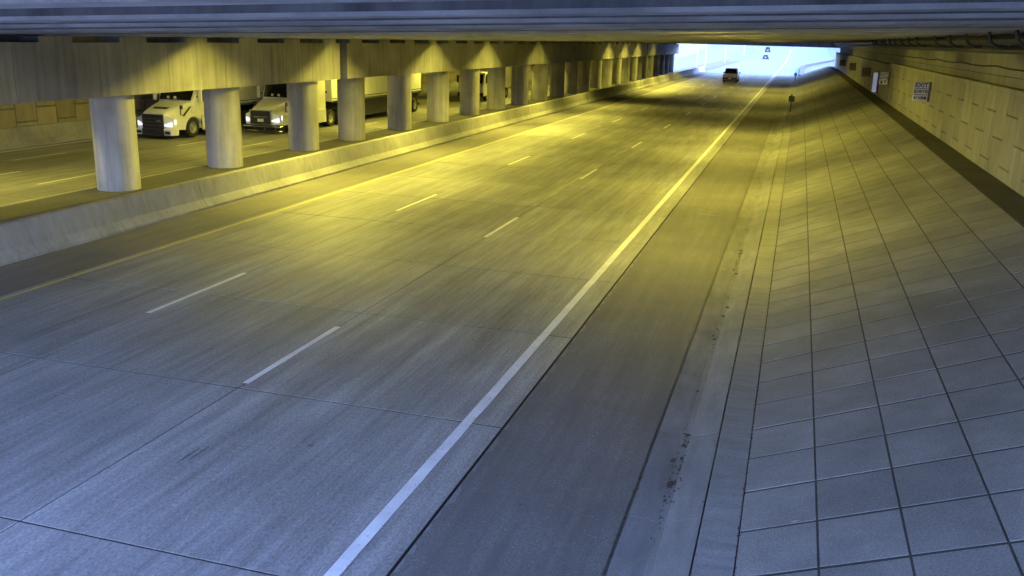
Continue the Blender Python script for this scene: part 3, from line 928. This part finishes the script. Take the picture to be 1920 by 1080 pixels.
def tractor(loc, label, style):
    """conventional highway tractor facing -Y; front bumper at y = 0"""
    e = empty('semi_truck', loc)
    tag(e, label, 'truck', 'trucks on the opposite carriageway')
    # hood
    h = MB()
    h.loft([rounded(-0.62, 0.62, 0.78, 1.26, 0.10, 0.10), rounded(-0.72, 0.72, 0.72, 1.38, 0.14, 0.45),
            rounded(-0.86, 0.86, 0.70, 1.58, 0.16, 1.15), rounded(-0.98, 0.98, 0.70, 1.76, 0.16, 1.95)])
    hood = h.build('hood', 'truck_white', e, smooth=True)
    if style == 'a':
        MB().poly([(-0.4, 0.58, 1.426), (0.4, 0.58, 1.426), (0.44, 0.86, 1.506), (-0.44, 0.86, 1.506)]).build('vent', 'black', hood)
    # fenders over the front wheels
    for s in (-1, 1):
        f = MB()
        prof = []
        for a in range(0, 181, 15):
            prof.append((1.62 - 0.66 * math.cos(R(a)), 0.52 + 0.62 * math.sin(R(a))))
        inner, outer = 0.66, 1.19
        rows = []
        for (py, pz) in prof:
            rows.append([(s * inner, py, pz + 0.06), (s * (outer - 0.12), py, pz + 0.05), (s * outer, py, pz - 0.04), (s * outer, py, pz - 0.10), (s * inner, py, pz - 0.08)])
        f.loft(rows)
        f.build('fender', 'truck_white', e, smooth=True)
        # nose side between grille and fender
        nb = MB()
        nb.loft([[(s * 0.60, 0.08, 0.45), (s * 1.02, 0.20, 0.45), (s * 1.02, 0.20, 1.0), (s * 0.60, 0.08, 1.15)],
                 [(s * 0.60, 1.0, 0.45), (s * 1.17, 0.98, 0.45), (s * 1.17, 0.98, 0.98), (s * 0.60, 1.0, 1.3)]])
        nb.build('nose_panel', 'truck_white', e)
        # headlight
        hl = MB().loft([[(s * 0.64, 0.035, 0.66), (s * 0.98, 0.15, 0.62), (s * 0.98, 0.15, 0.84), (s * 0.64, 0.035, 0.70)],
                        [(s * 0.66, 0.12, 0.66), (s * 1.07, 0.40, 0.72), (s * 1.08, 0.40, 0.98), (s * 0.66, 0.12, 0.72)]])
        hl.build('headlight', 'headlight', e)
        # mirror on an arm
        mr = MB().box(s * 1.34 - 0.10, s * 1.34 + 0.10, 2.02, 2.14, 1.72, 2.45).build('mirror', 'truck_white', e, bevel=0.03)
        MB().box(s * 1.15 - 0.12, s * 1.15 + 0.12, 2.1, 2.16, 1.95, 2.0).build('arm', 'black', mr)
        hm = MB().box(s * 0.98 - 0.07, s * 0.98 + 0.07, 0.95, 1.03, 1.42, 1.62).build('hood_mirror', 'black', e, bevel=0.02)
        MB().box(s * 0.93 - 0.02, s * 0.93 + 0.02, 0.98, 1.01, 1.1, 1.45).build('stalk', 'black', hm)
        wheel(e, s * 1.02, 1.62, 0.5, 0.28, s)
        for y in (5.5, 6.8):
            wheel(e, s * 0.98, y, 0.5, 0.5, s)
        # air intake slash on hood side
        MB().poly([(s * 0.99, 1.0, 1.10), (s * 1.0, 1.62, 1.52), (s * 1.0, 1.78, 1.52), (s * 1.0, 1.2, 1.08)]).build('intake', 'black', hood)
        # side fairing / tank / steps
        MB().box(s * 1.20 - 0.05, s * 1.20 + 0.05, 2.35, 4.9, 0.32, 1.05).build('side_fairing', 'truck_white', e, bevel=0.02)
        MB().box(s * 1.252, s * 1.26, 2.5, 2.95, 0.78, 0.84).build('trim_strip', 'black', e)
        MB().box(s * 1.252, s * 1.26, 2.45, 3.6, 0.98, 1.01).build('trim_strip', 'black', e)
    # grille
    g = MB().box(-0.60, 0.60, 0.0, 0.14, 0.50, 1.20).build('grille', 'black', e, bevel=0.03)
    if style == 'b':
        for z in (0.46, 1.2):
            MB().box(-0.64, 0.64, -0.02, 0.1, z, z + 0.05).build('surround', 'chrome', g)
        for s in (-1, 1):
            MB().box(s * 0.62 - 0.03, s * 0.62 + 0.03, -0.02, 0.1, 0.50, 1.2).build('surround', 'chrome', g)
        MB().box(-0.17, 0.17, -0.05, -0.02, 0.63, 0.79).build('number_plate', 'sign_white', g)
        MB().box(-0.4, 0.4, -0.035, -0.012, 0.86, 0.9).build('grille_bar', 'chrome', g)
    else:
        for z in (0.66, 0.82, 0.98):
            MB().box(-0.55, 0.55, -0.014, -0.002, z, z + 0.025).build('grille_bar', 'sign_dark', g)
        MB().box(0.25, 0.5, -0.03, -0.015, 0.88, 0.92).build('grille_bar', 'chrome', g)
    # bumper
    bm = 'black' if style == 'a' else 'chrome'
    bp = MB()
    bp.loft([[(-1.16, 0.42, 0.2), (-1.0, 0.06, 0.2), (1.0, 0.06, 0.2), (1.16, 0.42, 0.2)], [(-1.18, 0.45, 0.46), (-1.02, 0.0, 0.48), (1.02, 0.0, 0.48), (1.18, 0.45, 0.46)]], cap=True)
    bumper = bp.build('bumper', 'truck_white' if style == 'a' else 'black', e)
    if style == 'a':
        MB().box(-0.62, 0.62, -0.02, 0.03, 0.18, 0.5).build('air_dam', 'black', bumper)
        for s in (-1, 1):
            MB().box(s * 0.83 - 0.14, s * 0.83 + 0.14, -0.006, 0.03, 0.27, 0.40).build('fog_lamp', 'black', bumper)
    else:
        path = [(-1.12, 0.3, 0.40), (-1.05, -0.12, 0.40), (1.05, -0.12, 0.40), (1.12, 0.3, 0.40)]
        MB().tube(path, 0.035, 8).build('guard_bar', 'chrome', bumper)
        MB().tube([(p[0], p[1], 0.16) for p in path], 0.03, 8).build('guard_bar', 'chrome', bumper)
        for x in (-0.95, -0.3, 0.3, 0.95):
            MB().tube([(x, -0.12, 0.40), (x, -0.12, 0.16)], 0.02, 6).build('guard_bar', 'chrome', bumper)
    # cab and sleeper
    cab = MB()
    cab.loft([rounded(-1.02, 1.02, 0.75, 1.74, 0.12, 1.90), rounded(-1.10, 1.10, 0.75, 2.10, 0.14, 2.12), rounded(-1.14, 1.14, 0.75, 2.9, 0.18, 2.6),
              rounded(-1.16, 1.16, 0.75, 3.45, 0.2, 3.4), rounded(-1.18, 1.18, 0.75, 3.75, 0.2, 4.7), rounded(-1.18, 1.18, 0.75, 3.75, 0.2, 4.95)])
    cb_ = cab.build('cab', 'truck_white', e, smooth=True)
    MB().poly([(-0.92, 1.86, 1.80), (0.92, 1.86, 1.80), (0.99, 2.40, 2.82), (-0.99, 2.40, 2.82)]).build('windscreen', 'glass', cb_)
    MB().box(-0.01, 0.01, 1.92, 1.95, 1.9, 1.92).build('wiper', 'black', cb_)
    for s in (-1, 1):
        MB().poly([(s * 1.175, 2.35, 1.72), (s * 1.185, 3.15, 1.72), (s * 1.185, 3.15, 2.5), (s * 1.18, 2.75, 2.5), (s * 1.178, 2.45, 2.2)]).build('side_window', 'glass', cb_)
        MB().box(s * 1.18 - 0.005, s * 1.18 + 0.012, 3.2, 3.22, 0.9, 2.6).build('door_seam', 'black', cb_)
    # small sheets and cup on the dash, seen white behind the windscreen
    for x in (-0.35, 0.05):
        MB().box(x - 0.07, x + 0.07, 1.80, 1.82, 1.86, 1.98).build('dash_paper', 'sign_white', cb_)
    # chassis
    MB().box(-0.45, 0.45, 0.5, 7.6, 0.55, 0.85).build('chassis', 'black', e)
    return e

t1 = tractor((-26.0, 38.3, 0), 'white tractor truck with black grille and lit headlight, left of the second column', 'a')
t2 = tractor((-22.95, 43.1, 0), 'white tractor truck with chrome bar bumper and licence plate, between second and third columns', 'b')
for s in (-1, 1):
    MB().box(s * 1.19, s * 1.197, 2.8, 3.5, 1.28, 1.40).build('door_marking', 'sign_dark', t1)

def trailer(loc, label, length=13.4):
    e = empty('trailer', loc)
    tag(e, label, 'trailer', 'white trailers on the opposite carriageway')
    b = MB().box(-1.25, 1.25, 0, length, 1.42, 4.05).build('box', 'trailer_white', e, bevel=0.03)
    for s in (-1, 1):
        MB().box(s * 1.25, s * 1.268, 0.02, length - 0.02, 1.34, 1.47).build('side_rail', 'chrome', e)
        MB().box(s * 1.252, s * 1.258, 0.02, length - 0.02, 1.56, 1.60).build('reflective_tape', 'black', e)
        MB().box(s * 1.18 - 0.02, s * 1.18 + 0.02, 2.6, length - 3.2, 0.34, 1.34).build('side_skirt', 'skirt', e)
        for y in (length - 2.3, length - 1.05):
            wheel(e, s * 0.98, y, 0.5, 0.55, s)
        for y in [0.9 + 1.22 * i for i in range(10)]:
            MB().box(s * 1.251, s * 1.256, y, y + 0.03, 1.62, 4.0).build('panel_seam', 'sign_white', e)
        MB().box(s * 0.8 - 0.06, s * 0.8 + 0.06, 2.2, 2.35, 0.3, 1.4).build('landing_leg', 'black', e)
    MB().box(-1.1, 1.1, length - 3.0, length - 0.2, 0.6, 1.34).build('bogie', 'black', e)
    MB().box(-1.15, 1.15, length - 0.1, length, 0.45, 0.6).build('rear_guard', 'sign_dark', e)
    MB().box(-1.252, -1.2, -0.012, 0, 1.5, 3.95).build('front_corner', 'chrome', e)
    for x, z in ((0.6, 2.6), (0.9, 1.9)):
        MB().box(x - 0.06, x + 0.06, -0.02, -0.002, z, z + 0.1).build('coupling', 'black', e)
    return e
trailer((-22.85, 48.5, 0), 'white box trailer with dark navy side skirt, seen between the lit columns')
trailer((-26.0, 43.9, 0), 'white box trailer mostly hidden behind the first truck and the second column')

def box_truck(loc, label):
    e = empty('box_truck', loc)
    tag(e, label, 'truck', 'trucks on the opposite carriageway')
    c = MB().loft([rounded(-1.1, 1.1, 0.45, 1.35, 0.1, 0.0), rounded(-1.12, 1.12, 0.45, 1.45, 0.1, 0.12), rounded(-1.12, 1.12, 0.45, 2.35, 0.12, 0.5), rounded(-1.12, 1.12, 0.45, 2.4, 0.12, 1.9)])
    cab = c.build('cab', 'truck_white', e, smooth=True)
    MB().poly([(-1.0, 0.10, 1.5), (1.0, 0.10, 1.5), (0.98, 0.40, 2.22), (-0.98, 0.40, 2.22)]).build('windscreen', 'glass', cab)
    MB().box(-0.8, 0.8, -0.03, 0.02, 0.95, 1.22).build('grille', 'black', e)
    MB().box(-1.12, 1.12, -0.1, 0.1, 0.42, 0.75).build('bumper', 'black', e, bevel=0.03)
    for s in (-1, 1):
        MB().box(s * 0.93 - 0.12, s * 0.93 + 0.12, -0.02, 0.03, 0.98, 1.16).build('headlight', 'sign_white', e)
        MB().box(s * 1.28 - 0.09, s * 1.28 + 0.09, 0.35, 0.43, 1.5, 2.1).build('mirror', 'black', e)
        MB().poly([(s * 1.125, 0.55, 1.5), (s * 1.125, 1.5, 1.5), (s * 1.125, 1.5, 2.2), (s * 1.125, 0.62, 2.2)]).build('side_window', 'glass', cab)
        wheel(e, s * 0.95, 1.15, 0.46, 0.28, s)
        wheel(e, s * 0.92, 6.3, 0.46, 0.5, s)
    MB().box(-1.22, 1.22, 2.05, 8.6, 0.95, 3.5).build('box', 'trailer_white', e, bevel=0.03)
    MB().box(-0.45, 0.45, 1.0, 8.4, 0.5, 0.95).build('chassis', 'black', e)
    return e
box_truck((-21.95, 73.5, 0), 'white box truck glimpsed in the narrow gaps between far columns')

def car(name, loc, label, cat, L, W, H, m, shape, group=None):
    """passenger vehicle facing +Y, rear bumper at y = 0"""
    e = empty(name, loc)
    tag(e, label, cat, group)
    hw = W / 2
    zb = 0.32
    if shape == 'pickup':
        belt = 1.12
        MB().loft([rounded(-hw, hw, zb, belt, 0.10, 0.05), rounded(-hw, hw, zb, belt, 0.10, 2.0), rounded(-hw, hw, zb, belt + 0.02, 0.10, 4.0), rounded(-hw + 0.05, hw - 0.05, zb + 0.05, belt - 0.08, 0.12, L)]).build('body', m, e, smooth=True)
        cab = MB().loft([rounded(-hw + 0.08, hw - 0.08, belt - 0.1, belt + 0.02, 0.05, 1.75), rounded(-hw + 0.18, hw - 0.18, belt - 0.1, H, 0.14, 2.0), rounded(-hw + 0.2, hw - 0.2, belt - 0.1, H, 0.14, 3.4), rounded(-hw + 0.1, hw - 0.1, belt - 0.1, belt + 0.03, 0.05, 4.2)]).build('cab', 'dark_paint', e, smooth=True)
        MB().poly([(-hw + 0.25, 1.74, belt + 0.06), (hw - 0.25, 1.74, belt + 0.06), (hw - 0.32, 1.93, H - 0.12), (-hw + 0.32, 1.93, H - 0.12)]).build('rear_window', 'glass', cab)
        tg = MB().box(-hw + 0.14, hw - 0.14, -0.01, 0.05, 0.66, belt - 0.02).build('tailgate', m, e, bevel=0.02)
        MB().box(-0.15, 0.15, -0.04, -0.012, 0.86, 0.92).build('handle', 'black', tg)
        MB().box(-0.17, 0.17, -0.09, -0.082, 0.46, 0.62).build('number_plate', 'sign_white', e)
        MB().box(-hw + 0.02, hw - 0.02, -0.08, 0.08, 0.38, 0.64).build('bumper', 'black', e, bevel=0.03)
        zs = (0.7, 1.06)
    else:
        belt = 0.92 if shape == 'sedan' else 1.1
        MB().loft([rounded(-hw + 0.06, hw - 0.06, zb, belt, 0.12, 0.0), rounded(-hw, hw, zb, belt + 0.03, 0.14, 0.5), rounded(-hw, hw, zb, belt, 0.14, L - 1.3), rounded(-hw + 0.08, hw - 0.08, zb, belt - 0.22, 0.14, L)]).build('body', m, e, smooth=True)
        y0 = 0.75 if shape == 'sedan' else 0.1
        cab = MB().loft([rounded(-hw + 0.1, hw - 0.1, belt - 0.1, belt + 0.02, 0.05, y0), rounded(-hw + 0.22, hw - 0.22, belt - 0.1, H, 0.14, y0 + 0.6), rounded(-hw + 0.22, hw - 0.22, belt - 0.1, H, 0.14, L - 2.6), rounded(-hw + 0.1, hw - 0.1, belt - 0.1, belt + 0.02, 0.05, L - 1.5)]).build('cabin', m, e, smooth=True)
        MB().poly([(-hw + 0.24, y0 + 0.04, belt + 0.07), (hw - 0.24, y0 + 0.04, belt + 0.07), (hw - 0.34, y0 + 0.48, H - 0.08), (-hw + 0.34, y0 + 0.48, H - 0.08)]).build('rear_window', 'glass', cab)
        MB().box(-hw + 0.05, hw - 0.05, -0.06, 0.06, 0.34, 0.56).build('bumper', 'black', e, bevel=0.03)
        MB().box(-0.25, 0.25, -0.07, -0.061, 0.6, 0.72).build('number_plate', 'sign_white', e)
        zs = (0.66, 0.84)
    for s in (-1, 1):
        MB().box(s * (hw - 0.09) - 0.06, s * (hw - 0.09) + 0.06, -0.03, 0.06, *zs).build('tail_light', 'taillight', e)
        MB().box(s * (hw + 0.1) - 0.1, s * (hw + 0.1) + 0.1, L - 2.1 - (0.2 if shape == 'pickup' else 0), L - 2.0, belt, belt + 0.18).build('mirror', 'black', e)
        for y in (0.95, L - 1.0):
            wheel(e, s * (hw - 0.13), y, 0.36 if shape != 'pickup' else 0.4, 0.25, s)
    MB().box(-hw + 0.15, hw - 0.15, 0.2, L - 0.2, 0.2, 0.4).build('underbody', 'black', e)
    return e
car('pickup_truck', (-5.0, 132.5, 0), 'pickup with light tailgate and dark cab leaving the tunnel', 'pickup', 5.5, 1.98, 1.86, 'silver_paint', 'pickup')
car('sedan', (-6.6, 311, out_z(313)), 'low dark car on the bright road, left of the far larger vehicle', 'car', 4.7, 1.85, 1.42, 'dark_paint', 'sedan')
car('sport_utility_vehicle', (-8.2, 372, out_z(374)), 'tall dark vehicle farthest up the bright road', 'car', 4.8, 1.95, 1.8, 'dark_paint', 'suv')

# ---------------------------------------------------------------- beyond the far mouth
def ribbon_barrier(name, label, pts, h, w, m):
    mb = MB()
    rings = []
    for x, y in pts:
        z = out_z(y)
        rings.append([(x, y, z - 0.1), (x + 0.1, y, z + h), (x + w - 0.1, y, z + h), (x + w, y, z - 0.1)])
    mb.loft(rings)
    return tag(mb.build(name, m), label, 'barrier')
rb_pts = [(4.0 + max(0.0, (y - 215)) ** 2 * 0.0009, y) for y in range(163, 392, 8)]
ribbon_barrier('kerbside_barrier', 'pale concrete strip curving away right of the bright road outside', rb_pts, 0.35, 1.1, 'bench')

def light_pole(x, y, h, label, arm=1.8):
    z = terrain(x, y)
    e = empty('light_pole', (x, y, z))
    tag(e, label, 'lamp post', 'light poles beyond the tunnel mouth')
    MB().tube([(0, 0, -0.3), (0, 0, h)], [0.14, 0.08], 8).build('pole', 'galv', e, smooth=True)
    MB().tube([(0, 0, h - 0.1), (arm * 0.5, 0, h + 0.25), (arm, 0, h + 0.3)], 0.05, 6).build('arm', 'galv', e)
    MB().box(arm - 0.1, arm + 0.5, -0.14, 0.14, h + 0.22, h + 0.36).build('lamp_head', 'lamp_case', e)
    MB().box(-0.25, 0.25, -0.25, 0.25, 0, 0.3).build('base', 'barrier', e)
light_pole(-15.2, 186, 11, 'light pole nearest the pier end, at the left of the bright mouth')
light_pole(-15.6, 208, 11, 'second light pole from the pier end, beyond the tunnel')
light_pole(-15.6, 262, 11, 'third light pole from the pier end, thin on the bright road')
light_pole(-14.5, 330, 11, 'fourth light pole, faint left of the far vehicles')
light_pole(-13.5, 385, 11, 'farthest light pole, faint near the top of the mouth')

sg = empty('roadside_sign', (10.4, 166, terrain(10.4, 166)))
tag(sg, 'dark sign on a leaning post at the right corner of the tunnel mouth', 'sign')
MB().tube([(0, 0, -0.2), (0.45, 0, 4.4)], 0.07, 8).build('post', 'post', sg)
MB().box(0.0, 0.75, -0.08, -0.02, 2.9, 4.1).build('board', 'sign_dark', sg)

def leaf_cloud(n, cx, cy, cz, rx, ry, rz, s, clumps=14):
    mb = MB()
    cs = []
    for i in range(clumps):
        while True:
            a, b, c = (random.uniform(-1, 1) for _ in range(3))
            if a * a + b * b + c * c < 1:
                break
        cs.append((cx + a * rx * 0.8, cy + b * ry * 0.8, cz + c * rz * 0.8, random.uniform(0.22, 0.5)))
    for i in range(n):
        x, y, z, k = random.choice(cs)
        p = Vector((x + random.gauss(0, k * rx * 0.5), y + random.gauss(0, k * ry * 0.5), z + random.gauss(0, k * rz * 0.5)))
        u = Vector((random.gauss(0, 1), random.gauss(0, 1), random.gauss(0, 1))).normalized()
        v = u.orthogonal().normalized()
        q = s * random.uniform(0.6, 1.4)
        mb.quad(p - u * q, p + v * q * 0.6, p + u * q, p - v * q * 0.6)
    return mb
def tree(x, y, h, r, label, leaf, n=700, trunk=True):
    z = terrain(x, y)
    e = empty('tree' if trunk else 'shrub', (x, y, z))
    tag(e, label, 'tree' if trunk else 'shrub')
    if trunk:
        t = MB().tube([(0, 0, -0.3), (0.05, 0, h * 0.3), (-0.05, 0.1, h * 0.6), (0.1, 0, h * 0.9)], [0.18, 0.14, 0.09, 0.03], 8)
        for i in range(5):
            a = random.uniform(0, 6.28)
            b = h * random.uniform(0.35, 0.6)
            t.tube([(0, 0, b), (math.cos(a) * r * 0.4, math.sin(a) * r * 0.4, b + h * 0.12), (math.cos(a) * r * 0.75, math.sin(a) * r * 0.75, b + h * 0.2)], [0.07, 0.05, 0.02], 6)
        t.build('trunk', 'bark', e)
        leaf_cloud(n, 0, 0, h * 0.62, r, r, h * 0.36, 0.16).build('crown', leaf, e)
    else:
        t = MB()
        for i in range(7):
            a = random.uniform(0, 6.28)
            t.tube([(0, 0, -0.1), (math.cos(a) * r * 0.4, math.sin(a) * r * 0.4, h * 0.6), (math.cos(a) * r * 0.6, math.sin(a) * r * 0.6, h)], [0.05, 0.03, 0.012], 5)
        t.build('stem', 'bark', e)
        leaf_cloud(n, 0, 0, h * 0.55, r, r, h * 0.4, 0.10).build('foliage', leaf, e)
    return e
tree(17.5, 205, 4.5, 2.2, 'green tree on the bank at the upper right of the bright mouth', 'leaf_dark', 800)
for i, (x, y, h, r, lab) in enumerate(((13.5, 186, 1.6, 1.2, 'bare reddish shrub on the bank beside the dark roadside sign'),
                                       (15.5, 196, 2.0, 1.5, 'reddish shrub on the bank below the green tree'),
                                       (12.2, 200, 1.2, 1.0, 'small reddish shrub lowest on the bank outside'),
                                       (14.5, 222, 2.0, 1.6, 'reddish shrub left of the green tree on the bank'),
                                       (13.2, 240, 1.6, 1.4, 'reddish shrub farthest left on the bank outside'))):
    tree(x, y, h, r, lab, 'twig_leaf', 260, False)
for i, (x, y, h) in enumerate(((22, 400, 9), (29, 405, 11), (36, 412, 10), (15, 420, 8))):
    tree(x, y, h, 4.0, ['dark distant tree at the top right of the bright mouth', 'tallest dark distant tree at the top right', 'dark distant tree rightmost under the ceiling edge', 'dark distant tree leftmost of the far row'][i], 'leaf_dark', 600)
